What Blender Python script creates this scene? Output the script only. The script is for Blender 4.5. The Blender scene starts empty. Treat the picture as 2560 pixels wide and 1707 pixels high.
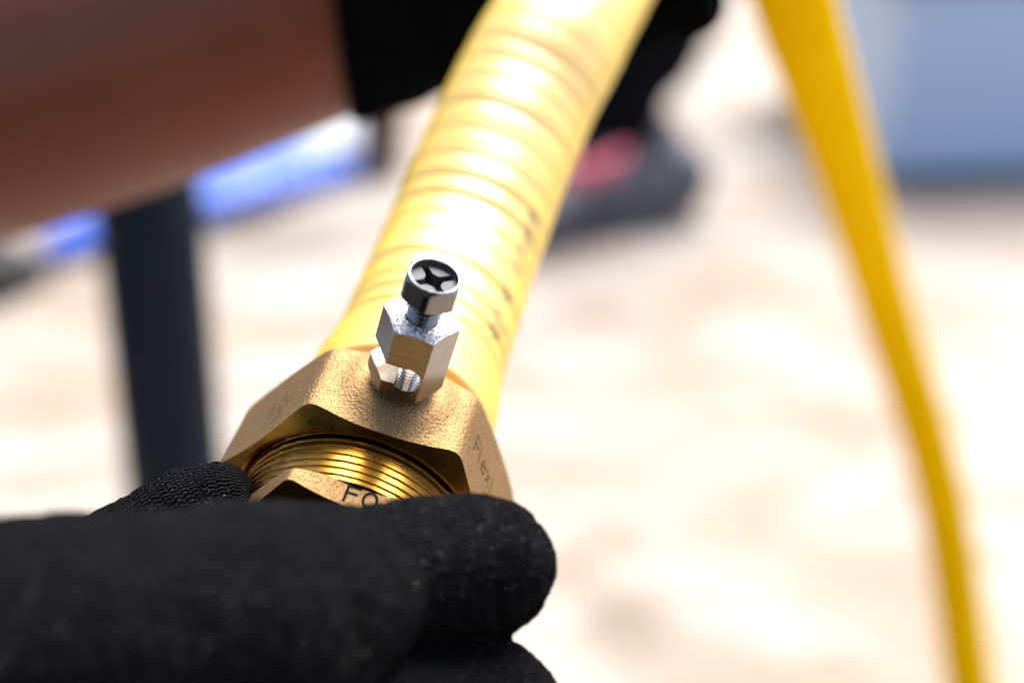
import bpy, bmesh, math, random
import numpy as np
from mathutils import Matrix, Vector, noise as mnoise
R = math.radians
random.seed(7); rng = np.random.default_rng(7)
SC = bpy.context.scene
COL = SC.collection
MM = 0.001

# ------------------------------------------------------------------ camera, world, sun, exposure
CAM_H, PITCH = 0.50, 22.0
cam_d = bpy.data.cameras.new('camera'); cam = bpy.data.objects.new('camera', cam_d); COL.objects.link(cam)
cam.location = (0, 0, CAM_H); cam.rotation_euler = (R(90-PITCH), 0, 0)
cam_d.lens = 50; cam_d.sensor_width = 36; cam_d.clip_start = 0.005; cam_d.clip_end = 600
cam_d.dof.use_dof = True; cam_d.dof.focus_distance = 0.190; cam_d.dof.aperture_fstop = 7.1; cam_d.dof.aperture_blades = 0
SC.camera = cam
CAMM = Matrix.Translation((0, 0, CAM_H)) @ Matrix.Rotation(R(90-PITCH), 4, 'X')

SUN_DIR = Vector((0.27, 0.51, 0.81)).normalized()          # towards the sun: behind the fitting, high, a little right
world = bpy.data.worlds.new('World'); SC.world = world; world.use_nodes = True
wn = world.node_tree.nodes; wl = world.node_tree.links
for n in list(wn): wn.remove(n)
sky = wn.new('ShaderNodeTexSky'); sky.sky_type = 'NISHITA'; sky.sun_disc = False
sky.sun_elevation = math.asin(SUN_DIR.z); sky.sun_rotation = math.atan2(SUN_DIR.x, SUN_DIR.y)
sky.air_density = 1.0; sky.dust_density = 2.0
bg = wn.new('ShaderNodeBackground'); bg.inputs['Strength'].default_value = 0.05
wo = wn.new('ShaderNodeOutputWorld')
wl.new(sky.outputs[0], bg.inputs[0]); wl.new(bg.outputs[0], wo.inputs[0])
sun_d = bpy.data.lights.new('sun', 'SUN'); sun_d.energy = 1.5; sun_d.angle = R(44); sun_d.color = (1.0, 0.95, 0.88)
sun = bpy.data.objects.new('sun', sun_d); COL.objects.link(sun)
sun.rotation_euler = SUN_DIR.to_track_quat('Z', 'Y').to_euler()
SC.view_settings.view_transform = 'Standard'; SC.view_settings.look = 'None'
SC.view_settings.exposure = 2.6; SC.view_settings.gamma = 1.0; SC.view_settings.use_curve_mapping = False
SC.render.engine = 'CYCLES'
SC.cycles.use_denoising = True
SC.cycles.max_bounces = 10
SC.cycles.sample_clamp_indirect = 6.0
try: SC.cycles.denoiser = 'OPENIMAGEDENOISE'
except Exception: pass

# ------------------------------------------------------------------ helpers
def at(px, py, d):
    """pixel of the 2560x1707 photograph + depth along the lens axis (m) -> world point"""
    f = 50/36*2560
    return CAMM @ Vector(((px-1280)/f*d, -(py-853.5)/f*d, -d))
def link(o): COL.objects.link(o); return o
def tag(o, label, cat, group=None, kind=None):
    if label: o['label'] = label
    if cat: o['category'] = cat
    if group: o['group'] = group
    if kind: o['kind'] = kind
    return o
def empty(name, mat):
    o = link(bpy.data.objects.new(name, None)); o.matrix_world = mat; o.empty_display_size = 0.01; return o
def obj_from(name, me, mats, parent=None, matrix=None):
    for m in (mats if isinstance(mats, (list, tuple)) else [mats]): me.materials.append(m)
    o = link(bpy.data.objects.new(name, me))
    if parent is not None: o.parent = parent
    if matrix is not None: o.matrix_local = matrix
    return o
def mesh_grid(name, V, closed_u=True, mats_idx=None, cap0=False, cap1=False):
    """V: array (rows, cols, 3); columns wrap"""
    nr, nc, _ = V.shape
    verts = V.reshape(-1, 3).tolist(); faces = []; mi = []
    for i in range(nr-1):
        for j in range(nc if closed_u else nc-1):
            k = (j+1) % nc
            faces.append((i*nc+j, i*nc+k, (i+1)*nc+k, (i+1)*nc+j)); mi.append(0 if mats_idx is None else mats_idx[i])
    if cap0: faces.append(tuple(range(nc-1, -1, -1))); mi.append(mats_idx[0] if mats_idx is not None else 0)
    if cap1: faces.append(tuple((nr-1)*nc+j for j in range(nc))); mi.append(mats_idx[-1] if mats_idx is not None else 0)
    me = bpy.data.meshes.new(name); me.from_pydata(verts, [], faces); me.update()
    me.polygons.foreach_set('material_index', mi)
    return me
def smooth(me, ang=35):
    me.polygons.foreach_set('use_smooth', [True]*len(me.polygons))
    me.set_sharp_from_angle(angle=R(ang)); me.update()
def fix_normals(me):
    bm = bmesh.new(); bm.from_mesh(me); bmesh.ops.recalc_face_normals(bm, faces=bm.faces); bm.to_mesh(me); bm.free()
def apply_mods(o):
    dg = bpy.context.evaluated_depsgraph_get(); dg.update()
    me = bpy.data.meshes.new_from_object(o.evaluated_get(dg)); o.modifiers.clear()
    old = o.data; o.data = me; bpy.data.meshes.remove(old); return me
def rh(th, ap, p, rot):
    """rounded hexagon radius"""
    s = np.zeros_like(th)
    for k in range(6):
        s = s + np.maximum(0, np.cos(th-rot-math.pi/6-k*math.pi/3))**p
    return ap/np.power(s, 1.0/p)

# ---------- node helpers
class NT:
    def __init__(s, name):
        s.m = bpy.data.materials.new(name); s.m.use_nodes = True; s.t = s.m.node_tree
        for n in list(s.t.nodes): s.t.nodes.remove(n)
        s.out = s.t.nodes.new('ShaderNodeOutputMaterial'); s.b = s.t.nodes.new('ShaderNodeBsdfPrincipled')
        s.t.links.new(s.b.outputs[0], s.out.inputs[0])
    def n(s, ty, **kw):
        x = s.t.nodes.new(ty)
        for k, v in kw.items():
            if k.startswith('i_'): x.inputs[k[2:].replace('_', ' ')].default_value = v
            else: setattr(x, k, v)
        return x
    def l(s, a, b): s.t.links.new(a, b); return b
    def obj(s, scale=(1, 1, 1), loc=(0, 0, 0), rot=(0, 0, 0), attr=None):
        m = s.n('ShaderNodeMapping')
        if attr: a = s.n('ShaderNodeAttribute', attribute_name=attr); s.l(a.outputs['Vector'], m.inputs[0])
        else: a = s.n('ShaderNodeTexCoord'); s.l(a.outputs['Object'], m.inputs[0])
        m.inputs['Scale'].default_value = scale; m.inputs['Location'].default_value = loc; m.inputs['Rotation'].default_value = rot
        return m.outputs[0]
    def noise(s, vec, scale, detail=3, rough=.5, dist=0):
        x = s.n('ShaderNodeTexNoise'); s.l(vec, x.inputs['Vector']); x.inputs['Scale'].default_value = scale
        x.inputs['Detail'].default_value = detail; x.inputs['Roughness'].default_value = rough; x.inputs['Distortion'].default_value = dist
        return x.outputs['Fac']
    def vor(s, vec, scale, feat='F1'):
        x = s.n('ShaderNodeTexVoronoi', feature=feat); s.l(vec, x.inputs['Vector']); x.inputs['Scale'].default_value = scale
        return x.outputs['Distance']
    def ramp(s, fac, stops):
        x = s.n('ShaderNodeValToRGB'); s.l(fac, x.inputs[0]); e = x.color_ramp.elements
        while len(e) < len(stops): e.new(0.5)
        for i, (p, c) in enumerate(stops):
            e[i].position = p; e[i].color = (c, c, c, 1) if isinstance(c, (int, float)) else (*c, 1)
        return x.outputs[0]
    def math(s, op, a, b=None, c=None):
        x = s.n('ShaderNodeMath', operation=op)
        for i, v in enumerate((a, b, c)):
            if v is None: continue
            if isinstance(v, (int, float)): x.inputs[i].default_value = v
            else: s.l(v, x.inputs[i])
        return x.outputs[0]
    def mix(s, fac, a, b):
        x = s.n('ShaderNodeMix', data_type='RGBA')
        for i, v in ((0, fac), (6, a), (7, b)):
            if isinstance(v, (int, float)): x.inputs[i].default_value = v
            elif isinstance(v, tuple): x.inputs[i].default_value = (*v, 1)
            else: s.l(v, x.inputs[i])
        return x.outputs[2]
    def bump(s, h, dist, strength=1.0, prev=None):
        x = s.n('ShaderNodeBump'); s.l(h, x.inputs['Height']); x.inputs['Distance'].default_value = dist; x.inputs['Strength'].default_value = strength
        if prev is not None: s.l(prev, x.inputs['Normal'])
        s.l(x.outputs[0], s.b.inputs['Normal']); return x.outputs[0]
    def set(s, **kw):
        for k, v in kw.items():
            inp = s.b.inputs[k.replace('_', ' ')]
            if isinstance(v, (int, float)): inp.default_value = v
            elif isinstance(v, tuple): inp.default_value = (*v, 1) if len(v) == 3 and inp.type == 'RGBA' else v
            else: s.l(v, inp)
        return s

def simple(name, col, rough=.6, metal=0, **kw):
    m = NT(name); v = m.obj((1, 1, 1)); nf = m.noise(v, 60, 4)
    m.set(Base_Color=m.mix(nf, tuple(c*.82 for c in col), tuple(min(1, c*1.15) for c in col)), Roughness=rough, Metallic=metal, **kw)
    return m.m

# ------------------------------------------------------------------ materials
def brass_cast(name='cast_brass', stain=None):
    m = NT(name); v = m.obj()
    big = m.noise(v, 120, 3); cell = m.noise(v, 3200, 3, .6); fine = m.noise(v, 6500, 2, .5)
    pits = m.ramp(m.noise(v, 2900, 1, .4), [(.30, 0.0), (.5, 1.0)])
    col = m.mix(big, (0.30, 0.175, 0.075), (0.41, 0.25, 0.11))
    col = m.mix(m.ramp(cell, [(.33, 0.0), (.5, 1.0)]), (0.19, 0.11, 0.045), col)
    if stain:
        for (sx, sy, sz, rad) in stain:
            d = m.n('ShaderNodeVectorMath', operation='DISTANCE'); m.l(v, d.inputs[0]); d.inputs[1].default_value = (sx*MM, sy*MM, sz*MM)
            near = m.ramp(m.math('DIVIDE', d.outputs['Value'], rad*MM), [(.35, 1.0), (1.0, 0.0)])
            spots = m.ramp(m.noise(v, 1100, 2, .5), [(.47, 0.0), (.60, 1.0)])
            col = m.mix(m.math('MULTIPLY', m.math('MULTIPLY', near, spots), .8), col, (0.10, 0.07, 0.05))
    m.set(Base_Color=col, Metallic=1.0, Roughness=m.math('ADD', m.math('MULTIPLY', fine, .2), .40))
    h = m.math('ADD', m.math('MULTIPLY', cell, 1.0), m.math('ADD', m.math('MULTIPLY', fine, .25), m.math('MULTIPLY', pits, .35)))
    m.bump(h, 0.00019, .95)
    return m.m
def brass_machined(name='machined_brass', ring=1.0, axis_z=False):
    m = NT(name); v = m.obj()
    sep = m.n('ShaderNodeSeparateXYZ'); m.l(v, sep.inputs[0])
    rad = m.math('SQRT', m.math('ADD', m.math('POWER', sep.outputs[0], 2), m.math('POWER', sep.outputs[1], 2)))
    comb = m.n('ShaderNodeCombineXYZ'); m.l(m.math('MULTIPLY', rad, 1.0), comb.inputs[0]); m.l(sep.outputs[2], comb.inputs[2])
    ln = m.noise(comb.outputs[0], 5200, 3, .6)
    blot = m.noise(v, 260, 4, .6)
    spots = m.ramp(m.noise(v, 900, 1, .4), [(.74, 0.0), (.77, 1.0)])
    col = m.mix(blot, (0.33, 0.155, 0.020), (0.46, 0.24, 0.042))
    col = m.mix(m.math('MULTIPLY', spots, .85), col, (0.06, 0.035, 0.015))
    m.set(Base_Color=col, Metallic=1.0, Roughness=m.math('ADD', m.math('MULTIPLY', blot, .16), .17))
    m.bump(ln, 0.000012, .5*ring)
    return m.m
def chrome(name='nickel_plate', rough=.10, bmp=.6, k=1.0):
    m = NT(name); v = m.obj(); fine = m.noise(v, 2600, 4, .65); big = m.noise(v, 500, 3)
    m.set(Base_Color=m.mix(big, (0.34*k, 0.325*k, 0.31*k), (0.44*k, 0.425*k, 0.41*k)), Metallic=1.0, Roughness=m.math('ADD', m.math('MULTIPLY', big, .10), rough))
    m.bump(fine, 0.00002, bmp)
    return m.m
def chrome_turned(name='scratched_nickel_end'):
    m = NT(name); v = m.obj()
    sep = m.n('ShaderNodeSeparateXYZ'); m.l(v, sep.inputs[0])
    rad = m.math('SQRT', m.math('ADD', m.math('POWER', sep.outputs[0], 2), m.math('POWER', sep.outputs[1], 2)))
    ang = m.math('ARCTAN2', sep.outputs[1], sep.outputs[0])
    c = m.n('ShaderNodeCombineXYZ'); m.l(m.math('MULTIPLY', rad, 3200), c.inputs[0]); m.l(m.math('MULTIPLY', ang, 2.2), c.inputs[1])
    arcs = m.noise(c.outputs[0], 1.0, 4, .7)
    scr = m.ramp(m.noise(m.obj((1, .12, 1), rot=(0, 0, 1.1)), 2600, 4, .7), [(.40, 0.0), (.56, 1.0)])
    chips = m.noise(v, 2300, 4, .75)
    h = m.math('ADD', m.math('MULTIPLY', arcs, .8), m.math('ADD', m.math('MULTIPLY', scr, .5), m.math('MULTIPLY', chips, .5)))
    m.set(Base_Color=m.mix(m.ramp(m.math('ADD', m.math('MULTIPLY', chips, .6), m.math('MULTIPLY', arcs, .4)), [(.42, 0.0), (.56, 1.0)]), (.10, .11, .14), (.74, .74, .74)), Metallic=1.0, Roughness=m.math('ADD', m.math('MULTIPLY', chips, .25), .06))
    m.bump(h, 0.00016, .9)
    return m.m
def milled_brass(name='milled_brass_face'):
    m = NT(name); v = m.obj()
    lines = m.ramp(m.noise(m.obj((.02, .02, 1)), 12500, 1, .5), [(.36, 0.0), (.62, 1.0)]); cross = m.noise(m.obj((1, .05, .07)), 3800, 2, .6)
    m.set(Base_Color=m.mix(lines, (0.74, 0.42, 0.13), (1.0, 0.66, 0.27)), Metallic=.75, Roughness=.55)
    m.bump(m.math('ADD', lines, m.math('MULTIPLY', cross, .6)), 0.00004, .8)
    return m.m
def yellow_plastic(name, deep=False):
    m = NT(name); v = m.obj(); n1 = m.noise(v, 40, 3); n2 = m.noise(v, 900, 3)
    m.set(Base_Color=m.mix(n1, ((0.84, 0.455, 0.001) if deep else (0.90, 0.50, 0.003)), ((0.92, 0.535, 0.003) if deep else (0.94, 0.58, 0.010))), Roughness=m.math('ADD', m.math('MULTIPLY', n1, .10), .36), Specular_IOR_Level=.0,
          Subsurface_Weight=.45, Subsurface_Radius=(0.9, 0.45, 0.06), Subsurface_Scale=0.003)
    m.b.inputs['Coat Weight'].default_value = .0 if deep else 1.0; m.b.inputs['Coat Roughness'].default_value = .3 if deep else .44; m.b.inputs['Coat IOR'].default_value = 1.5 if deep else 2.8
    m.bump(m.math('ADD', m.math('MULTIPLY', n2, .4), m.noise(v, 220, 2)), 0.00025, .5)
    return m.m
def knit(name='black_knit', k=1.0, fuzz=.0):
    """attribute 'knit' holds (mm along the finger, mm round the finger, mm-free noise) as metres*1000"""
    m = NT(name); a = m.n('ShaderNodeAttribute', attribute_name='knit'); sep = m.n('ShaderNodeSeparateXYZ'); m.l(a.outputs['Vector'], sep.inputs[0])
    s_, t_ = sep.outputs[0], sep.outputs[1]
    v = m.obj(); wob = m.noise(v, 330, 3)
    # wavy courses of stitches
    zig = m.math('SINE', m.math('MULTIPLY', s_, 2*math.pi/1.25))
    ph = m.math('ADD', m.math('MULTIPLY', t_, 1/0.78), m.math('ADD', m.math('MULTIPLY', zig, .17), m.math('MULTIPLY', wob, 1.5)))
    row = m.math('SINE', m.math('MULTIPLY', ph, 2*math.pi))
    st = m.math('SINE', m.math('ADD', m.math('MULTIPLY', s_, 2*math.pi/.62), m.math('MULTIPLY', row, 1.2)))
    fib = m.noise(v, 5200, 3, .7)
    h = m.math('ADD', m.math('MULTIPLY', row, .5), m.math('ADD', m.math('MULTIPLY', st, .22), m.math('MULTIPLY', fib, .9)))
    hi = m.ramp(m.math('ADD', m.math('MULTIPLY', row, .5), .5), [(.2, 0.0), (.9, 1.0)])
    fleck = m.ramp(m.noise(v, 3900, 2, .5), [(.675, 0.0), (.70, 1.0)])
    col = m.mix(hi, (0.0015*k, 0.0015*k, 0.002*k), (0.018*k, 0.0183*k, 0.0200*k))
    m.set(Base_Color=col, Roughness=m.math('SUBTRACT', .75, m.math('MULTIPLY', fleck, .55)), Specular_IOR_Level=m.math('ADD', m.math('MULTIPLY', fleck, 2.2), .0))
    m.b.inputs['Sheen Weight'].default_value = fuzz; m.b.inputs['Sheen Roughness'].default_value = .5
    m.b.inputs['Sheen Tint'].default_value = (.55, .58, .66, 1)
    m.bump(h, 0.00036, 1.0)
    return m.m
def skin_mat():
    m = NT('brown_skin'); v = m.obj(); n1 = m.noise(v, 25, 4); n2 = m.noise(v, 700, 3)
    m.set(Base_Color=m.mix(n1, (0.14, 0.034, 0.014), (0.22, 0.068, 0.034)), Roughness=.42, Specular_IOR_Level=.26, Subsurface_Weight=.15, Subsurface_Radius=(1, .3, .15), Subsurface_Scale=0.004)
    m.bump(n2, 0.0003, .5); return m.m
def ground_mat():
    m = NT('pale_paving'); v = m.obj()
    n1 = m.noise(v, 3.6, 4, .6, .5); n2 = m.noise(m.obj((1, 2.4, 1), rot=(0, 0, .25)), 6, 3, .5); n3 = m.noise(v, 240, 4, .6)
    col = m.mix(m.ramp(n1, [(.38, 0.0), (.56, 1.0)]), (0.315, 0.24, 0.17), (0.40, 0.36, 0.32))
    col = m.mix(m.math('MULTIPLY', m.ramp(n2, [(.52, 0.0), (.68, 1.0)]), .7), col, (0.26, 0.17, 0.10))
    def blob(col, x, y, rx, ry, c, f):
        d = m.n('ShaderNodeVectorMath', operation='DISTANCE'); mp = m.obj((1/rx, 1/ry, 0)); m.l(mp, d.inputs[0]); d.inputs[1].default_value = (x/rx, y/ry, 0)
        w = m.math('ADD', d.outputs['Value'], m.math('MULTIPLY', m.noise(v, 9, 3), .6))
        return m.mix(m.math('MULTIPLY', m.ramp(w, [(.55, 1.0), (1.25, 0.0)]), f), col, tuple(q*.46 for q in c))
    for b in BLOBS: col = blob(col, *b)
    m.set(Base_Color=m.mix(m.math('MULTIPLY', n3, .35), col, (0.20, 0.17, 0.14)), Roughness=.85)
    m.bump(n3, 0.002, .4); return m.m

def gpt(px, py):            # where a pixel's ray meets the ground
    o = Vector((0, 0, CAM_H)); d = at(px, py, 1.0)-o; k = -CAM_H/d.z; p = o+d*k; return p.x, p.y
BLOBS = []
for (px, py, rx, ry, c, f) in [(1430, 1400, .045, .05, (0.50, 0.30, 0.16), .75), (1530, 1340, .05, .06, (0.55, 0.36, 0.2), .6), (1560, 1560, .06, .07, (0.34, 0.27, 0.16), .8),
                               (1700, 1640, .10, .08, (0.50, 0.40, 0.27), .6), (700, 600, .22, .17, (0.34, 0.27, 0.20), .75), (560, 560, .08, .08, (0.30, 0.22, 0.14), .6),
                               (1500, 780, .09, .10, (0.48, 0.31, 0.20), .7), (2450, 560, .5, .22, (0.40, 0.31, 0.25), .7), (80, 720, .2, .05, (0.30, 0.24, 0.18), .8), (1340, 1150, .10, .05, (0.62, 0.45, 0.30), .5)]:  # the patch below the shoe is its soft shade painted into the ground
    x, y = gpt(px, py); BLOBS.append((x, y, rx, ry, c, f))

# ------------------------------------------------------------------ the setting
me = bpy.data.meshes.new('ground')
gs = [(-150, -40), (150, -40), (150, 260), (-150, 260)]
me.from_pydata([(x, y, 0) for x, y in gs], [], [(0, 1, 2, 3)])
g = obj_from('ground', me, ground_mat()); tag(g, 'pale sunlit paving with soft tan patches and painted shade', 'ground', kind='structure')

# blue grey ribbed panel standing at the back right
def ribbed_panel():
    x0, y0 = gpt(2215, 452); x1 = x0+1.5
    root = empty('equipment_case', Matrix.Translation((x0, y0, 0)) @ Matrix.Rotation(R(6), 4, 'Z'))
    tag(root, 'large pale blue grey case with fine horizontal ribs, standing far behind the looping yellow hose', 'case')
    n = 60; H = .235; rows = []
    for i in range(n+1):
        z = .012+H*i/n; d = .004*math.sin(i*math.pi/1.5)
        rows.append((z, d))
    W = 1.4; D = .5
    V = np.array([[(0.0, 0-d, z), (W, 0-d, z), (W, D, z), (0, D, z)] for z, d in rows])
    me = mesh_grid('case_body', V, cap0=True, cap1=True); fix_normals(me)
    obj_from('case_body', me, simple('blue_grey_paint', (0.56, 0.66, 0.80), .5), root)
    bm = bmesh.new()
    def box(a, b):
        r = bmesh.ops.create_cube(bm, size=1)['verts']
        for v in r: v.co = Vector(((a[0]+b[0])/2+v.co.x*(b[0]-a[0]), (a[1]+b[1])/2+v.co.y*(b[1]-a[1]), (a[2]+b[2])/2+v.co.z*(b[2]-a[2])))
    box((-.02, -.012, H+.013), (W+.02, D+.02, H+.03))
    me = bpy.data.meshes.new('edge_trim'); bm.to_mesh(me); bm.free()
    obj_from('edge_trim', me, simple('dark_grey_rubber', (0.16, 0.17, 0.2), .6), root)
ribbed_panel()

# dark round post
def post():
    d = .80; top = at(392, 480, d); px = at(392, 900, d)
    x, y = px.x, px.y
    x, y = at(405, 853, d).x, at(405, 853, d).y
    root = empty('steel_post', Matrix.Translation((x, y, 0)))
    tag(root, 'round dark blue grey steel post standing behind the bare forearm and the knit thumb', 'post')
    N = 48
    prof = [(.029, 0.008), (.029, .62)]
    V = np.array([[(r*math.cos(2*math.pi*j/N), r*math.sin(2*math.pi*j/N), z) for j in range(N)] for r, z in prof])
    me = mesh_grid('tube', V, cap0=True, cap1=True); smooth(me)
    m = NT('dark_painted_steel'); v = m.obj(); nz = m.noise(v, 40, 4)
    m.set(Base_Color=m.mix(nz, (0.004, 0.008, 0.013), (0.008, 0.018, 0.030)), Roughness=.45, Specular_IOR_Level=.12)
    obj_from('tube', me, m.m, root)
    prof = [(.05, 0), (.05, .006), (.0325, .0079)]
    V = np.array([[(r*math.cos(2*math.pi*j/N), r*math.sin(2*math.pi*j/N), z) for j in range(N)] for r, z in prof])
    me = mesh_grid('foot_plate', V, cap0=True, cap1=True)
    obj_from('foot_plate', me, m.m, root)
    V = np.array([[(r*math.cos(2*math.pi*j/N), r*math.sin(2*math.pi*j/N), z) for j in range(N)] for r, z in [(.0305, .6205), (.0305, .632), (.024, .638)]])
    me = mesh_grid('end_cap', V, cap0=True, cap1=True); smooth(me)
    obj_from('end_cap', me, simple('black_plastic_cap', (.02, .02, .02), .5), root)
post()

# crumpled sheet: folded tarpaulin lying on the ground
def bundle(name, pts, widths, heights, mats, seed, split=None, n=90, m=40, amp=.012):
    """a soft folded heap along a polyline of ground points"""
    pts = [Vector((*p, 0)) for p in pts]
    L = [0]
    for a, b in zip(pts, pts[1:]): L.append(L[-1]+(b-a).length)
    V = np.zeros((n, m, 3))
    for i in range(n):
        s = L[-1]*i/(n-1); k = max(j for j in range(len(pts)-1) if L[j] <= s+1e-9); f = (s-L[k])/(L[k+1]-L[k])
        c = pts[k].lerp(pts[k+1], f); w = widths[k]*(1-f)+widths[k+1]*f; h = heights[k]*(1-f)+heights[k+1]*f
        e = math.sin(math.pi*min(1, max(0.0, i/(n-1))))**.35 if 0 < i < n-1 else .02
        tdir = (pts[k+1]-pts[k]).normalized(); nrm = Vector((tdir.y, -tdir.x, 0))
        for j in range(m):
            a = 2*math.pi*j/m; ca, sa = math.cos(a), math.sin(a)
            x = math.copysign(abs(ca)**.6, ca)*w/2*e; z = (math.copysign(abs(sa)**.6, sa)*.5+.5)*h*(.3+.7*e)
            p = c+nrm*x+Vector((0, 0, z))
            q = mnoise.noise_vector(Vector((p.x*9+seed, p.y*9, p.z*9)))*amp+mnoise.noise_vector(Vector((p.x*28+seed, p.y*28, p.z*28)))*amp*.4
            p = p+q; p.z = max(.002, p.z)
            V[i, j] = p
    me = mesh_grid(name, V, cap0=True, cap1=True); fix_normals(me); smooth(me, 60)
    return me
def tarp():
    p = [gpt(110, 690), gpt(330, 600), gpt(560, 540), gpt(790, 470), gpt(905, 408)]
    p = [(x, y+.03) for x, y in p]
    root = empty('tarpaulin', Matrix.Identity(4))
    tag(root, 'long blue tarpaulin bundle topped by a folded white sheet, on the ground beyond the forearm', 'tarpaulin')
    me = bundle('blue_sheet', p, [.08, .11, .12, .12, .10], [.035, .045, .045, .045, .045], None, 3)
    m = NT('blue_sheeting'); v = m.obj(); nz = m.noise(v, 12, 3)
    m.set(Base_Color=m.mix(nz, (0.002, 0.06, 0.46), (0.02, 0.12, 0.60)), Roughness=.35)
    obj_from('blue_sheet', me, m.m, root)
    q = [((p[2][0]+p[3][0])/2, (p[2][1]+p[3][1])/2), p[3], (p[4][0]-.03, p[4][1])]; q = [(x, y+.055) for x, y in q]
    me = bundle('white_sheet', q, [.08, .15, .15], [.055, .075, .09], None, 8)
    obj_from('white_sheet', me, simple('white_sheeting', (.86, .86, .88), .6), root)
tarp()
me = bundle('tool_bag', [gpt(-330, 735), gpt(-60, 720), gpt(105, 690)], [.14, .16, .10], [.055, .06, .04], None, 15)
tag(obj_from('tool_bag', me, simple('black_canvas', (.02, .02, .022), .8)), 'low black canvas bag lying at the left end of the blue tarpaulin', 'bag')
# small brown block
def block():
    x, y = gpt(962, 405)
    bm = bmesh.new(); bmesh.ops.create_cube(bm, size=1)
    for v in bm.verts: v.co = Vector((v.co.x*.046+.008*v.co.z, v.co.y*.07, v.co.z*.10+.05))
    bmesh.ops.bevel(bm, geom=bm.edges[:], offset=.004, segments=2, affect='EDGES')
    me = bpy.data.meshes.new('brown_block'); bm.to_mesh(me); bm.free()
    o = obj_from('brown_block', me, simple('brown_surface', (.10, .038, .018), .7, Specular_IOR_Level=.2)); o.location = (x, y-.05, .001); o.rotation_euler = (0, 0, R(20))
    tag(o, 'small brown block standing upright beside the right end of the blue tarpaulin', 'wood block')
block()

# ------------------------------------------------------------------ the brass fitting
CF = Vector((-21.9053, -24.5949, -203.035))*MM
aV = Vector((-0.197245, -0.62684053, 0.75376744)); uV = Vector((0.98035423, -0.12611887, 0.15165627)); vV = aV.cross(uV)
PHI = .7841
FITM = CAMM @ Matrix.Translation(CF) @ Matrix((uV, vV, aV)).transposed().to_4x4()
fit = empty('pipe_fitting', FITM)
tag(fit, 'brass hexagonal gas fitting with cast nut and threaded end, pinched between the knit-gloved fingers', 'pipe fitting')
TT = PHI+math.pi/6                      # direction of the top face
M_cast = brass_cast('cast_brass', [(18.6*math.cos(PHI+math.pi/2)+3, 18.6*math.sin(PHI+math.pi/2), -4.2, 5.0)]); M_mach = brass_machined()
LUG_W, LUG_Z = .2408, -7.4051          # where the lug stands on the top face (mm)

def lathe_hex(name, ap, p, zf, zb, kf, kb, Rc, inner, back_r, NT_=432, rows=46, boss=False, mats=(0, 1), jit=0.0):
    th = np.linspace(0, 2*math.pi, NT_, endpoint=False); r = rh(th, ap, p, PHI)
    front = zf+kf*(Rc-r); back = zb-kb*(Rc-r)
    grid = []; mi = []
    rb = np.full_like(th, back_r)
    grid.append(np.stack([rb*np.cos(th), rb*np.sin(th), np.full_like(th, zb-kb*(Rc-ap)-.1)], 1)); mi.append(mats[0])
    rin = np.minimum(r-.9, ap-.5)
    grid.append(np.stack([rin*np.cos(th), rin*np.sin(th), back-.02], 1)); mi.append(mats[0])
    ends = .35
    for i in range(rows+1):
        f = i/rows; z = back+(front-back)*f; rr = r.copy()
        # rolled edge at the back, crisp at the front
        db = (z-back); rr = rr-ends*np.exp(-db/.35)
        if boss:
            nx, ny = math.cos(TT), math.sin(TT)
            w = rr*(np.cos(th)*ny-np.sin(th)*nx)*1.0
            d = np.hypot(w-LUG_W, z-LUG_Z); up = (np.cos(th)*nx+np.sin(th)*ny) > .5
            b = 1.75/(1+np.exp((d-7.0)/.95))
            rr = rr+np.where(up, b, 0)
        grid.append(np.stack([rr*np.cos(th), rr*np.sin(th), z], 1)); mi.append(mats[0])
    mi[-1] = mats[1]
    prev = r
    for (rr, z) in inner:
        R_ = np.full_like(th, rr)
        grid.append(np.stack([R_*np.cos(th), R_*np.sin(th), np.full_like(th, z)], 1)); mi.append(mats[1])
    me = mesh_grid(name, np.array(grid)*MM, mats_idx=mi[:-1], cap0=False)
    fix_normals(me); smooth(me, 28)
    return me
kf = .63
zin = kf*(21-17.9)
me = lathe_hex('hex_nut', 18.6, 30, 0.0, -12.11, kf, .35, 21.0,
               [(17.9, zin), (17.75, zin-.15), (17.35, zin-.22), (16.95, zin-.65), (16.85, -3.5), (15, -3.6)], 13.0, boss=True)
nut = obj_from('hex_nut', me, [M_cast, M_mach], fit)

# threaded body
def thread_grid(name, r0, amp, pitch, z0, z1, n_th=360, per=14, prof='step', taper=0.0, starts=None):
    th = np.linspace(0, 2*math.pi, n_th, endpoint=False); nz = int((z1-z0)/pitch*per); rows = []
    for i in range(nz+1):
        z = z0+(z1-z0)*i/nz
        ph = ((z/pitch) - th/(2*math.pi)) % 1.0
        if prof == 'step': d = np.exp(-((ph-.5)/.05)**2)*.13 + np.exp(-((ph-.42)/.035)**2)*-.07 + .10*((ph-.5)%1.0)
        else: d = amp*(.5+.5*np.cos(2*math.pi*ph))**.8
        rr = r0+d-taper*(z-z0)
        rows.append(np.stack([rr*np.cos(th), rr*np.sin(th), np.full_like(th, z)], 1))
    return rows
rows = thread_grid('t', 16.45, .42, 1.27, -3.0, 9.3, per=40)
th = np.linspace(0, 2*math.pi, 360, endpoint=False)
rows.append(np.stack([16.15*np.cos(th), 16.15*np.sin(th), np.full_like(th, 9.55)], 1))
rows.append(np.stack([15.2*np.cos(th), 15.2*np.sin(th), np.full_like(th, 9.6)], 1))
me = mesh_grid('threaded_collar', np.array(rows)*MM); fix_normals(me); smooth(me, 50)
obj_from('threaded_collar', me, M_mach, fit)
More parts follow.
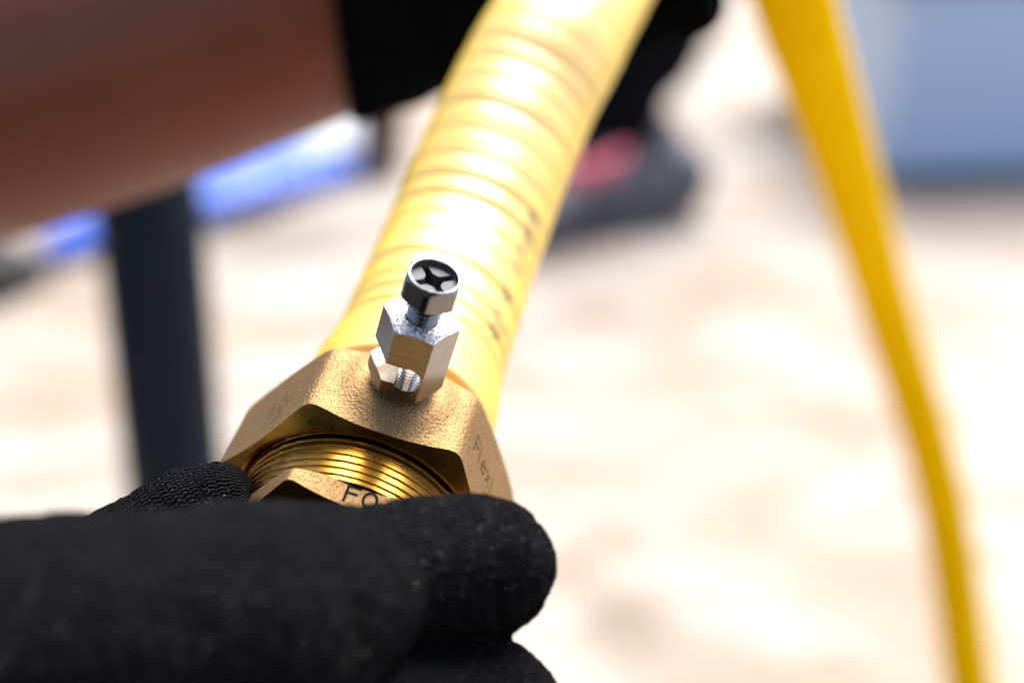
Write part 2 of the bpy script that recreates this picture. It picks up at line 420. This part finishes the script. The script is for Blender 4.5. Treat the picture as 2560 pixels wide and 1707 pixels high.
me = lathe_hex('body_hex', 16.15, 44, 11.65, 9.45, .62, .30, 18.6, [(15.6, 13.2), (14.2, 13.3), (13.2, 12.9), (13.0, 6.0), (12.0, 2.0), (2, 1.9)], 14.5, rows=14)
# flats are only shown to z ~ 14; give the hex a longer body
body = obj_from('body_hex', me, [brass_cast('cast_brass_body'), M_mach], fit)

# ink lettering as thin raised strokes
def stroke_mesh(name, strokes, w, origin_ap, ang, h=.05):
    nx = Vector((math.cos(ang), math.sin(ang), 0)); tg = Vector((math.sin(ang), -math.cos(ang), 0)); az = Vector((0, 0, 1))
    bm = bmesh.new()
    for st in strokes:
        for (a, b) in zip(st, st[1:]):
            A = Vector(a); B = Vector(b); d = (B-A).normalized(); q = Vector((-d.y, d.x))*w/2; A = A-d*w*.35; B = B+d*w*.35
            c = [A+q, A-q, B-q, B+q]; lo = []; hi = []
            for p in c:
                P = tg*p.x+az*p.y
                lo.append(bm.verts.new((P+nx*(origin_ap-.1))*MM)); hi.append(bm.verts.new((P+nx*(origin_ap+h+random.uniform(0, .006)))*MM))
            bm.faces.new(hi); bm.faces.new(lo[::-1])
            for i in range(4): j = (i+1) % 4; bm.faces.new((lo[i], lo[j], hi[j], hi[i]))
    bmesh.ops.recalc_face_normals(bm, faces=bm.faces)
    me = bpy.data.meshes.new(name); bm.to_mesh(me); bm.free(); return me
def arc(cx, cy, rx, ry, a0, a1, n=14): return [(cx+rx*math.cos(R(a0+(a1-a0)*i/n)), cy-ry*math.sin(R(a0+(a1-a0)*i/n))) for i in range(n+1)]
ink = NT('black_ink'); iv = ink.obj(); ink.set(Base_Color=ink.mix(ink.ramp(ink.noise(iv, 2600, 3, .6), [(.55, 0.0), (.75, 1.0)]), (.004, .004, .005), (.04, .03, .018)), Roughness=.8, Specular_IOR_Level=.1); ink = ink.m
ink2 = NT('faded_ink'); iv = ink2.obj(); ink2.set(Base_Color=ink2.mix(ink2.ramp(ink2.noise(iv, 2200, 3, .6), [(.45, 0.0), (.62, 1.0)]), (.015, .013, .012), (.12, .08, .04)), Roughness=.8, Specular_IOR_Level=.1); ink2 = ink2.m
bz = 12.4
fo = [[(-1.55, bz), (-1.55, bz-2.7)], [(-1.6, bz-2.65), (.1, bz-2.65)], [(-1.55, bz-1.5), (-.15, bz-1.5)], arc(1.68, bz-1.3, .88, 1.32, 0, 360, 22)]
obj_from('lettering', stroke_mesh('lettering', fo, .36, 16.15, TT), ink, body)
b2 = -4.2
fl = [[(-7.25, b2), (-7.4, b2-2.95)], [(-7.4, b2-2.9), (-5.85, b2-2.8)], [(-7.3, b2-1.65), (-5.95, b2-1.5)], [(-4.9, b2), (-5.15, b2-2.75)],
      [(-3.8, b2-.95), (-2.2, b2-1.15)]+arc(-3.0, b2-1.0, .82, .98, 0, 330, 14)[1:], [(-1.5, b2-1.95), (0.05, b2+.05)], [(-1.5, b2+.1), (-.2, b2-1.95)],
      [(.95, b2-2.05), (.98, b2)], [(1.02, b2-2.75), (1.06, b2-2.55)]]
obj_from('lettering', stroke_mesh('lettering', fl, .20, 18.6, PHI-math.pi/6, .03), ink2, nut)

# ------------------------------------------------------------------ bonding lug (nickel plated hex post with cross hole) and its screw
nX = Vector((math.cos(TT), math.sin(TT), 0)); tX = Vector((math.sin(TT), -math.cos(TT), 0)); bX = Vector((0, 0, -1))
zx = (nX+tX*.0028+bX*.0198).normalized(); xx = (tX-zx*tX.dot(zx)).normalized(); yx = zx.cross(xx)
org = (nX*18.187+tX*LUG_W+Vector((0, 0, 1))*LUG_Z)*MM
LUGM = Matrix.Translation(org) @ Matrix((xx, yx, zx)).transposed().to_4x4()
def hex_post(ap, p, z0, z1, kf, kb, rc, rtop, rbot, rot, N=360, inner=(), rows=2):
    th = np.linspace(0, 2*math.pi, N, endpoint=False)+rot
    r = rh(th, ap, p, rot); top = z1+kf*(rc-r); bot = z0-kb*(rc-r)
    g = []
    g.append(np.stack([np.zeros_like(th)+.02*np.cos(th), .02*np.sin(th), np.full_like(th, z0-kb*(rc-rbot))], 1))
    g.append(np.stack([rbot*np.cos(th), rbot*np.sin(th), np.full_like(th, z0-kb*(rc-rbot))], 1))
    for i in range(rows+1):
        z = bot+(top-bot)*i/rows; g.append(np.stack([r*np.cos(th), r*np.sin(th), z], 1))
    g.append(np.stack([rtop*np.cos(th), rtop*np.sin(th), np.full_like(th, z1+kf*(rc-rtop))], 1))
    for rr, z in inner: g.append(np.stack([rr*np.cos(th), rr*np.sin(th), np.full_like(th, z)], 1))
    V = np.array(g)*MM
    me = mesh_grid('m', V, cap0=True, cap1=True); fix_normals(me); return me
LR = R(1.46)-math.pi/3                     # a corner at -60 deg
rc = 5.33
me = hex_post(rc*math.cos(math.pi/6), 400, 3.59, 14.21, .52, .85, rc, 4.3, 4.35, LR, inner=[(2.75, 14.21+.52*(rc-4.3)+.05), (2.25, 14.3), (2.2, 10.0)])
lug = obj_from('bonding_lug', me, [], fit, LUGM)
# slot and cross hole, cut across the front-left facet's opposite faces
fa = LR-math.pi/6                          # normal of the front facet (between corners at -120 and -60)
fn = Vector((math.cos(fa), math.sin(fa), 0)); ft = Vector((-fn.y, fn.x, 0))       # ft points right along the facet
def cutter_cyl(r, length, mat, n=64, rings=0, pitch=.35):
    rows = []
    k = int(length/(pitch/6)) if rings else 1
    for i in range(k+1):
        z = -length/2+length*i/k; rr = r+(rings*math.cos(2*math.pi*z/pitch) if rings else 0)
        rows.append([(rr*math.cos(2*math.pi*j/n), rr*math.sin(2*math.pi*j/n), z) for j in range(n)])
    me = mesh_grid('c', np.array(rows)*MM, cap0=True, cap1=True); fix_normals(me)
    o = link(bpy.data.objects.new('cutter', me)); o.matrix_world = mat; return o
def cutter_box(sx, sy, sz, mat, bev=0):
    bm = bmesh.new(); bmesh.ops.create_cube(bm, size=1)
    for v in bm.verts: v.co = Vector((v.co.x*sx*MM, v.co.y*sy*MM, v.co.z*sz*MM))
    me = bpy.data.meshes.new('c'); bm.to_mesh(me); bm.free()
    o = link(bpy.data.objects.new('cutter', me)); o.matrix_world = mat; return o
HZ = 6.95; HR = 1.95; HX = .55             # hole height, radius, offset to the right along the facet
def cut(target, cutters):
    bpy.context.view_layer.update()
    for c in cutters:
        md = target.modifiers.new('b', 'BOOLEAN'); md.operation = 'DIFFERENCE'; md.object = c; md.solver = 'EXACT'
    apply_mods(target)
    for c in cutters: me = c.data; bpy.data.objects.remove(c); bpy.data.meshes.remove(me)
bpy.context.view_layer.update()
LW = FITM @ LUGM
basis = Matrix((ft, Vector((0, 0, 1)), fn)).transposed().to_4x4()
c1 = cutter_cyl(HR, 16, LW @ Matrix.Translation((ft*HX+Vector((0, 0, HZ)))*MM) @ basis, rings=.006, pitch=.62)
bw = 8.0
c2 = cutter_box(bw, 3.05, 16, LW @ Matrix.Translation((ft*(HX-bw/2-.4)+Vector((0, 0, HZ+.25)))*MM) @ basis)
cut(lug, [c1, c2])
M_ch = chrome(); M_tn = chrome_turned(); M_ml = milled_brass(); M_bore = chrome('bright_bore', .16, .3)
me = lug.data; me.materials.clear()
for mm in (M_ch, M_tn, M_ml, M_bore): me.materials.append(mm)
for pl in me.polygons:
    c = pl.center/MM; n = pl.normal; rr = math.hypot(c.x, c.y); idx = 0
    side = n.z**2 < .05 and abs(c.length) > 0 and (rr > 4.45)
    if n.z > .3 and c.z > 13.5: idx = 1
    elif n.dot(fn) > .98 and c.z > HZ-1.2: idx = 2
    elif side: idx = 0
    elif c.z > 3.6: idx = 3
    pl.material_index = idx
smooth(me, 25)
bv = lug.modifiers.new('bev', 'BEVEL'); bv.width = .00007; bv.segments = 2; bv.limit_method = 'ANGLE'; bv.angle_limit = R(32)
# screw
SCM = Matrix.Rotation(R(1.2), 4, 'X')
screw = link(bpy.data.objects.new('clamp_screw', bpy.data.meshes.new('clamp_screw'))); screw.parent = lug
hr = 4.02; hrot = R(-88)
me = hex_post(hr*math.cos(math.pi/6)*1.015, 24, 18.35, 20.95, 1.0, .55, hr, 3.40, 3.2, hrot, inner=[(3.20, 21.62), (3.12, 21.45), (3.08, 20.80), (.05, 20.74)], rows=2)
head = link(bpy.data.objects.new('h', me)); head.matrix_world = LW
def cross_cutter():
    bm = bmesh.new(); A = R(39)
    def prism(pts0, z0, pts1, z1):
        lo = [bm.verts.new((x*MM, y*MM, z0*MM)) for x, y in pts0]; hi = [bm.verts.new((x*MM, y*MM, z1*MM)) for x, y in pts1]
        bm.faces.new(lo[::-1]); bm.faces.new(hi); n = len(lo)
        for i in range(n): j = (i+1) % n; bm.faces.new((lo[i], lo[j], hi[j], hi[i]))
    def shape(L, w, c):
        P = []
        for k in range(4):
            a = A+k*math.pi/2
            ca, sa = math.cos(a), math.sin(a)
            for (x, y) in ((c, -c*.62), (c*1.25, -w), (L, -w*.85), (L, w*.85), (c*1.25, w), (c, c*.62)):
                P.append((x*ca-y*sa, x*sa+y*ca))
        return P
    prism(shape(2.45, .46, .92), 18.9, shape(3.06, .54, 1.08), 21.3)
    bmesh.ops.recalc_face_normals(bm, faces=bm.faces)
    me = bpy.data.meshes.new('c'); bm.to_mesh(me); bm.free()
    o = link(bpy.data.objects.new('cutter', me)); o.matrix_world = LW; return o
cut(head, [cross_cutter()])
shank = mesh_grid('s', np.array(thread_grid('s', 1.86, .34, .74, 8.5, 18.6, n_th=96, per=12, prof='sine'))*MM, cap0=True, cap1=True); fix_normals(shank)
bm = bmesh.new(); bm.from_mesh(head.data); nh = len(bm.faces); bm.from_mesh(shank); bm.to_mesh(screw.data); bm.free()
bpy.data.objects.remove(head)
screw.data.materials.clear(); screw.data.materials.append(chrome('screw_steel', .12, .7, .62)); smooth(screw.data, 30)
fl_m = NT('dimmed_recess_floor'); fv = fl_m.obj(); fl_m.set(Base_Color=fl_m.mix(fl_m.noise(fv, 1800, 3), (.09, .09, .095), (.16, .16, .17)), Metallic=1.0, Roughness=.7); fl_m.bump(fl_m.noise(fv, 3000, 3), .00005, .6)
screw.data.materials.append(fl_m.m)  # recess coloured darker than the screw steel to hold down sun glare
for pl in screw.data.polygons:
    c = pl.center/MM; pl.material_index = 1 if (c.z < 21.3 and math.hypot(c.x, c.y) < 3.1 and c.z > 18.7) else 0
bv = screw.modifiers.new('bev', 'BEVEL'); bv.width = .00006; bv.segments = 2; bv.limit_method = 'ANGLE'; bv.angle_limit = R(40)

# ------------------------------------------------------------------ hoses
def frames(pts):
    T = [(pts[min(i+1, len(pts)-1)]-pts[max(i-1, 0)]).normalized() for i in range(len(pts))]
    n = T[0].orthogonal().normalized(); out = []
    for t in T:
        n = (n-t*n.dot(t)).normalized(); out.append((t, n, t.cross(n)))
    return out
def bez(P, n):
    """Catmull-Rom through points"""
    P = [2*P[0]-P[1]]+P+[2*P[-1]-P[-2]]; out = []
    seg = len(P)-3
    for i in range(n+1):
        f = seg*i/n; k = min(int(f), seg-1); t = f-k; a, b, c, d = P[k:k+4]
        out.append(.5*((2*b)+(c-a)*t+(2*a-5*b+4*c-d)*t*t+(3*b-a-3*c+d)*t**3))
    return out
def tube(name, pts, rf, N=96, ref=None):
    fr = frames(pts); s = 0; rows = []
    for i, (p, (t, n, b)) in enumerate(zip(pts, fr)):
        if i: s += (pts[i]-pts[i-1]).length
        if ref is not None:
            n = (ref-t*ref.dot(t)).normalized(); b = t.cross(n)
        th = np.linspace(0, 2*math.pi, N, endpoint=False); r = rf(s/MM, th)*MM
        P = np.array(p)[None]+np.outer(r*np.cos(th), np.array(n))+np.outer(r*np.sin(th), np.array(b)); rows.append(P)
    me = mesh_grid(name, np.array(rows), cap0=True, cap1=True); fix_normals(me); smooth(me, 70); return me
valleys = []; z = 10.6
while z < 420: valleys.append((z, random.choice([.55, .8, 1.0, 1.3]), random.uniform(.55, .85))); z += random.uniform(3.4, 4.4) if z < 30 else random.uniform(5.0, 6.6)
VAL = np.array(valleys)
def hose_r(s, th):
    r = 14.0+1.3*math.exp(-((s-12)/9)**2)
    tilt = .35*np.sin(th*1.0+.6)+.25*np.sin(2*th+s*.02)
    d = np.zeros_like(th)
    k = np.argsort(np.abs(VAL[:, 0]-s))[:4]
    for q in k:
        d += VAL[q, 1]*.50*np.exp(-np.abs((s+tilt-VAL[q, 0])/VAL[q, 2])**1.6)
    d = d*(1.05-.8*min(1, max(0, s-45)/55))
    if s < 8.2: r = 13.1+.2*math.sin(s)              # under-layer showing at the nut
    elif s < 9.4: r = 13.1+(r+.3-13.1)*((s-8.2)/1.2)**.5
    d = d*min(1, max(0, s-9.4)/4)
    return r-d+.10*np.sin(3*th+s*.11)+.06*np.sin(5*th-s*.3)
aW = (FITM.to_3x3() @ Vector((0, 0, 1))).normalized(); C0 = FITM.translation
ctrl = [C0-aW*(10.5*MM), C0-aW*(60*MM), C0-aW*(110*MM), at(1383, 105, .277), at(1500, -105, .303), at(1660, -360, .345), at(1800, -640, .39)]
ctrl[2] = (C0-aW*(100*MM)).lerp(at(1284, 290, .263), .75)
pts = bez(ctrl, 900)
upW = (FITM.to_3x3() @ nX).normalized()
M_y = yellow_plastic('yellow_jacket'); M_y2 = yellow_plastic('matt_yellow_jacket', True)
hose = obj_from('flexible_hose', tube('flexible_hose', pts, hose_r, ref=upW), M_y)
tag(hose, 'yellow ribbed flexible gas hose running from the brass nut up to the black-gloved far hand', 'hose')
# faint print along the right flank of the hose
def hose_print():
    bm = bmesh.new(); fr = frames(pts); acc = [0]
    for i in range(1, len(pts)): acc.append(acc[-1]+(pts[i]-pts[i-1]).length/MM)
    def P(s, a, off):
        i = int(np.searchsorted(acc, s)); i = min(max(i, 1), len(pts)-1); t, n, b = fr[i]; n = (upW-t*upW.dot(t)).normalized(); b = t.cross(n)
        rr = float(hose_r(acc[i], np.array([a]))[0])+off
        return pts[i]+(n*math.cos(a)+b*math.sin(a))*rr*MM
    s = 23.0; k = 0
    while s < 60:
        for (ds0, a0, ds1, a1) in random.choice([[(0, 0, 1.4, .13), (1.4, .13, 2.6, 0)], [(0, 0, 0, .24), (1.5, 0, 1.5, .24)], [(0, .02, 2, .02), (1, 0, 1, .24)]]):
            n = 6
            for q in range(n):
                f0, f1 = q/n, (q+1)/n
                S0, A0, S1, A1 = s+ds0+(ds1-ds0)*f0, a0+(a1-a0)*f0, s+ds0+(ds1-ds0)*f1, a0+(a1-a0)*f1
                wS, wA = (.3, 0) if abs(ds1-ds0) < .5 else (0, .022)
                v = [P(S0-wS, BASE+SG*(A0-wA), .05), P(S0+wS, BASE+SG*(A0+wA), .05), P(S1+wS, BASE+SG*(A1+wA), .05), P(S1-wS, BASE+SG*(A1-wA), .05)]
                try: bm.faces.new([bm.verts.new(x) for x in v])
                except ValueError: pass
        s += 3.4; k += 1
        if k % 7 == 5: s += 4
    bmesh.ops.recalc_face_normals(bm, faces=bm.faces)
    me = bpy.data.meshes.new('printing'); bm.to_mesh(me); bm.free(); return me
t0, n0, b0 = frames(pts)[0]; n0 = (upW-t0*upW.dot(t0)).normalized(); b0 = t0.cross(n0)
SG = 1 if (CAMM.to_3x3() @ Vector((1, 0, 0))).dot(b0) > 0 else -1
BASE = SG*.72
pr = obj_from('printing', hose_print(), simple('grey_ink', (.26, .22, .15), .6), hose)

ctrl2 = [at(1860, -700, .36), at(1905, -320, .38), at(1985, 0, .43), at(2062, 250, .50), at(2118, 430, .56), at(2212, 760, .66), at(2350, 1230, .72), at(2425, 1707, .74), at(2475, 2050, .74)]
pts2 = bez(ctrl2, 700)
h2 = obj_from('flexible_hose', tube('hose_b', pts2, lambda s, th: 12.5-.35*(.5+.5*math.cos(2*math.pi*s/5.0))**2+0*th, N=64), M_y2)
tag(h2, 'blurred yellow hose hanging down the right side in front of the blue grey case', 'hose')

# ------------------------------------------------------------------ bodies: capsule chains -> one remeshed skin
def ball_chain_mesh(chains, voxel, smooth_it=6):
    """chains: lists of (Vector world, radius m)"""
    bm = bmesh.new()
    for ch in chains:
        for (p0, r0), (p1, r1) in zip(ch, ch[1:]):
            L = (p1-p0).length; n = max(2, int(L/(min(r0, r1)*.30)))
            for i in range(n+1):
                f = i/n; r = r0*(1-f)+r1*f; c = p0.lerp(p1, f)
                bmesh.ops.create_icosphere(bm, subdivisions=3, radius=r, matrix=Matrix.Translation(c))
    me = bpy.data.meshes.new('b'); bm.to_mesh(me); bm.free()
    o = link(bpy.data.objects.new('tmp', me))
    md = o.modifiers.new('r', 'REMESH'); md.mode = 'VOXEL'; md.voxel_size = voxel; md.use_smooth_shade = True
    md = o.modifiers.new('s', 'SMOOTH'); md.iterations = smooth_it; md.factor = .5
    me = apply_mods(o); bpy.data.objects.remove(o); return me
def knit_attr(me, chains, ref, disp=0.0, ds=700.0, fold=None):
    n = len(me.vertices); co = np.zeros(n*3); me.vertices.foreach_get('co', co); co = co.reshape(-1, 3)
    nr = np.zeros(n*3); me.vertices.foreach_get('normal', nr); nr = nr.reshape(-1, 3)
    best = np.full(n, 1e9); S = np.zeros(n); T = np.zeros(n); off = 0
    for ci, ch in enumerate(chains):
        s0 = 0
        for (p0, r0), (p1, r1) in zip(ch, ch[1:]):
            a = np.array(p0); d = np.array(p1)-a; L = np.linalg.norm(d); d = d/L
            x = co-a; t = np.clip(x@d, 0, L); q = x-np.outer(t, d); dist = np.linalg.norm(q, axis=1)-(r0+(r1-r0)*t/L)
            rf = np.array(ref); n1 = rf-d*(rf@d); n1 /= np.linalg.norm(n1); n2 = np.cross(d, n1)
            qq = x-np.outer(x@d, d)
            ang = np.arctan2(qq@n2, qq@n1)
            m = dist < best
            best[m] = dist[m]; S[m] = (s0+(x@d)[m])/MM; T[m] = ang[m]*((r0+r1)/2/MM)
            s0 += L
    at_ = me.attributes.new('knit', 'FLOAT_VECTOR', 'POINT')
    at_.data.foreach_set('vector', np.stack([S, T, np.zeros(n)], 1).ravel())
    if disp:
        h = np.sin(2*np.pi*(T/0.78+.17*np.sin(2*np.pi*S/1.25)))*.5
        k = np.array([mnoise.noise(Vector(c)*ds) for c in co])
        k2 = np.array([mnoise.noise(Vector(c)*ds*.22) for c in co])
        k3 = np.array([mnoise.noise(Vector((c[0]*70, c[1]*160, c[2]*160))) for c in co]); k4 = np.abs(np.array([mnoise.noise(Vector((c[0]*150+5, c[1]*60, c[2]*60))) for c in co]))
        co = co+nr*((h*.35+k*1.1+k2*1.2)*disp+k3*.0004-np.exp(-(k4/.08)**2)*.00025)[:, None]
        me.vertices.foreach_set('co', co.ravel()); me.update()
    me.polygons.foreach_set('use_smooth', [True]*len(me.polygons))

def C(px, py, d, rmm): return (at(px, py, d*MM), rmm*MM)
# ---- near hand: knit glove holding the fitting
near = [
    # index finger: knuckle towards the lens, last joint turned away to the right
    [C(-700, 1820, 140, 18), C(-150, 1690, 143, 16.3), C(300, 1640, 148, 15.2), C(620, 1575, 152, 13.6), C(760, 1530, 156, 11.4), C(850, 1500, 160, 9.8)],
    [C(560, 1500, 157, 11.2), C(740, 1465, 160, 9.9), C(905, 1447, 166, 8.7), C(1060, 1420, 171, 8.8), C(1190, 1405, 174, 8.5), C(1222, 1408, 175, 8.3)],
    [C(1180, 1435, 175, 8.0), C(1228, 1440, 176, 7.6)],
    # middle finger
    [C(-700, 2050, 150, 17), C(-100, 1960, 148, 14), C(450, 1915, 152, 12.2), C(820, 1900, 158, 10.8), C(1060, 1820, 168, 9.2), C(1215, 1768, 175, 8.9), C(1245, 1790, 176, 8.6)],
    # ring and little fingers, below the frame
    [C(-600, 2350, 150, 17), C(-50, 2330, 148, 13), C(500, 2290, 152, 11.5), C(950, 2200, 165, 9.6), C(1190, 2120, 176, 8.3)],
    [C(-600, 2600, 155, 16), C(0, 2620, 152, 11), C(450, 2580, 158, 9.6), C(800, 2500, 168, 8.2), C(980, 2430, 176, 7.2)],
    # thumb on the far side
    [C(-600, 2000, 165, 16), C(-150, 1700, 175, 13), C(130, 1530, 184, 10.0), C(380, 1372, 190, 7.9), C(470, 1302, 191, 7.3), C(530, 1276, 191.5, 6.4)],
    # palm
    [C(-800, 2100, 160, 24), C(-300, 2200, 165, 24), C(-200, 2600, 170, 24)],
    [C(-300, 2100, 172, 18), C(300, 2150, 185, 14)],
    # wrist and forearm running off to the lower left
    [C(-800, 2250, 165, 26), C(-1500, 2600, 165, 26), C(-2600, 3400, 160, 30)],
]
me = ball_chain_mesh(near, .00062, 8)
knit_attr(me, near, at(0, -1000, 3)-at(0, 0, 3), disp=.00021, ds=900)
M_knit = knit()
p1 = empty('person', Matrix.Translation(at(-300, 2100, .165)))
tag(p1, 'near hand in a black knit glove, thumb and fingers pinching the brass fitting from below', 'person')
ip = p1.matrix_world.inverted()
me.transform(ip)
hand = obj_from('glove', me, M_knit, p1)
# the worker behind the lens whose hand this is: out of the picture, dark clothes added to block fill light and darken the metal's reflections
def K(x, y, z, r): return (CAMM @ Vector((x, y, z)), r)
torso = [[K(-.20, -.14, -.13, .034), K(-.33, -.16, .08, .045), K(-.25, .12, .32, .07)],
         [K(-.25, .12, .33, .08), K(.16, .12, .33, .08)], [K(-.05, .0, .34, .15), K(-.05, -.36, .38, .17)], [K(-.04, .12, .36, .06), K(-.03, .22, .36, .095)],
         [K(-.16, -.40, .36, .11), K(-.34, -.26, .08, .09), K(-.36, -.17, -.24, .085), K(-.44, -.42, -.30, .06)],
         [K(-.12, -.38, .30, .10), K(-.02, -.235, -.10, .08), K(-.02, -.44, -.06, .055)],
         [K(.06, -.40, .36, .11), K(.17, -.24, .02, .085), K(.18, -.44, .06, .06)],
         [K(.16, .12, .33, .07), K(.26, -.08, .22, .05), K(.10, -.12, .06, .035)]]
me = ball_chain_mesh(torso, .008, 4); me.transform(ip); me.polygons.foreach_set('use_smooth', [True]*len(me.polygons))
obj_from('unseen_body', me, simple('dark_blocker_cloth', (.02, .02, .024), .9), p1)
# attribute is per point and survives the transform

# ---- far person: bare forearm and black glove behind the hose
arm = [[C(-1500, 620, 470, 46), C(-700, 420, 410, 44), C(0, 205, 365, 40), C(450, 92, 350, 34.5), C(850, -12, 338, 28.0), C(900, -20, 338, 22)]]
me = ball_chain_mesh(arm, .003, 10)
p2 = empty('person', Matrix.Translation(at(0, 205, .365)))
tag(p2, 'bare brown forearm reaching in from the upper left, its black glove holding the yellow hose', 'person')
me.transform(p2.matrix_world.inverted()); me.polygons.foreach_set('use_smooth', [True]*len(me.polygons))
obj_from('body', me, skin_mat(), p2)
# the rest of that worker, crouching out of the picture on the left, a grey body added to darken reflections in the brass and lug
far_t = [[K(-.40, .02, -.47, .055), K(-.50, .16, -.55, .065), K(-.56, .28, -.66, .085)], [K(-.60, .26, -.72, .17), K(-.66, -.02, -.78, .18)],
         [K(-.64, -.06, -.78, .11), K(-.52, -.04, -.50, .09), K(-.62, -.26, -.66, .07)], [K(-.70, -.06, -.88, .11), K(-.60, -.06, -1.0, .09), K(-.75, -.3, -1.0, .07)],
         [K(-.62, .30, -.72, .08), K(-.56, .48, -.70, .11)]]
me = ball_chain_mesh(far_t, .010, 4); me.transform(p2.matrix_world.inverted()); me.polygons.foreach_set('use_smooth', [True]*len(me.polygons))
obj_from('unseen_body', me, simple('grey_reflected_cloth', (.22, .22, .23), .9, Specular_IOR_Level=.2), p2)
far = [
    [C(895, -20, 337.5, 29.6), C(1000, -50, 336, 25.5), C(1160, -70, 340, 26), C(1300, -120, 350, 24)],
    [C(905, 20, 337, 26), C(960, 40, 337, 23)],
    [C(930, 130, 333, 15), C(900, 185, 332, 11.5)],
    [C(1100, 60, 345, 17), C(1240, 80, 350, 12)],
    # fingers wrapping round behind the hose
    [C(1250, 0, 350, 14), C(1480, 40, 349, 11), C(1640, 20, 342, 10), C(1728, 8, 334, 8.8)],
    [C(1250, -200, 350, 15), C(1520, -190, 350, 11), C(1680, -215, 340, 10), C(1735, -235, 322, 8.8)],
    [C(1250, -400, 352, 15), C(1540, -400, 350, 10.5), C(1700, -420, 338, 9.6), C(1720, -435, 320, 8.5)],
    [C(1200, -560, 352, 13), C(1500, -600, 350, 9.5), C(1640, -620, 340, 8.6)],
    [C(1050, -400, 335, 18), C(1180, -620, 322, 12), C(1380, -760, 320, 10), C(1500, -780, 325, 8.8)],
]
far[0].insert(0, C(800, -4, 340, 31.5))
me = ball_chain_mesh(far, .0016, 6)
bm = bmesh.new(); bm.from_mesh(me); pc = at(866, 100, .33); pn = (CAMM.to_3x3() @ Vector((-1, -.06, 0))).normalized()
bmesh.ops.bisect_plane(bm, geom=bm.verts[:]+bm.edges[:]+bm.faces[:], plane_co=pc, plane_no=pn, clear_outer=True)
bm.to_mesh(me); bm.free(); knit_attr(me, far, Vector((0, 0, 1)))
me.transform(p2.matrix_world.inverted())
gl = obj_from('glove', me, knit('black_work_glove', .3, .0), p2)

# ---- leg of a third person, seen behind the hose: black trousers, grey trainer
def L(px, py, d, px_r):
    d = d*1.145
    return (at(px, py, d), px_r/(50/36*2560)*d)
leg = [[L(1690, -420, 1.50, 200), L(1655, -60, 1.48, 182), L(1612, 60, 1.47, 170), L(1565, 190, 1.46, 128), L(1545, 290, 1.46, 116), L(1500, 370, 1.46, 80)]]
me = ball_chain_mesh(leg, .006, 4)
for v in me.vertices:
    v.co += Vector(mnoise.noise_vector(v.co*22))*.006
p3 = empty('person', Matrix.Translation((at(1500, 600, 1.65).x, at(1500, 600, 1.65).y, 0)))
tag(p3, 'person standing beyond the hose, seen as one leg in black trousers and a grey trainer', 'person')
inv = p3.matrix_world.inverted(); me.transform(inv); me.polygons.foreach_set('use_smooth', [True]*len(me.polygons))
obj_from('trousers', me, simple('black_trousers', (.003, .003, .0035), .95, Specular_IOR_Level=.1), p3)
shoe = [[L(1700, 440, 1.47, 82), L(1600, 470, 1.46, 92), L(1480, 500, 1.43, 82), L(1370, 525, 1.40, 72), L(1300, 545, 1.37, 60)],
        [L(1690, 450, 1.47, 80), L(1640, 370, 1.47, 78), L(1600, 330, 1.465, 84)], [L(1500, 480, 1.43, 80), L(1520, 430, 1.44, 74)]]
me = ball_chain_mesh(shoe, .004, 6); me.transform(inv); me.polygons.foreach_set('use_smooth', [True]*len(me.polygons))
m = NT('grey_mesh_upper'); v = m.obj(); nz = m.noise(v, 26, 2, .5)
m.set(Base_Color=m.mix(m.ramp(nz, [(.38, 0.0), (.62, 1.0)]), (0.02, 0.022, 0.03), (0.13, 0.13, 0.15)), Roughness=.6)
sh = obj_from('shoe', me, m.m, p3)
sole = [[L(1720, 505, 1.475, 36), L(1600, 545, 1.45, 38), L(1480, 580, 1.42, 38), L(1380, 605, 1.395, 36), L(1310, 615, 1.37, 30)],
        [L(1700, 500, 1.50, 34), L(1480, 560, 1.46, 34), L(1330, 590, 1.42, 30)]]
me = ball_chain_mesh(sole, .004, 3); me.transform(inv); me.polygons.foreach_set('use_smooth', [True]*len(me.polygons))
obj_from('sole', me, simple('grey_rubber_sole', (.07, .07, .085), .8, Specular_IOR_Level=.2), sh)
acc_ = [[L(1400, 428, 1.35, 28), L(1470, 430, 1.357, 27), L(1530, 412, 1.364, 23), L(1564, 380, 1.37, 14)]]
me = ball_chain_mesh(acc_, .003, 3); me.transform(inv); me.polygons.foreach_set('use_smooth', [True]*len(me.polygons))
obj_from('tongue_trim', me, simple('red_trim', (.62, .07, .12), .6), sh)
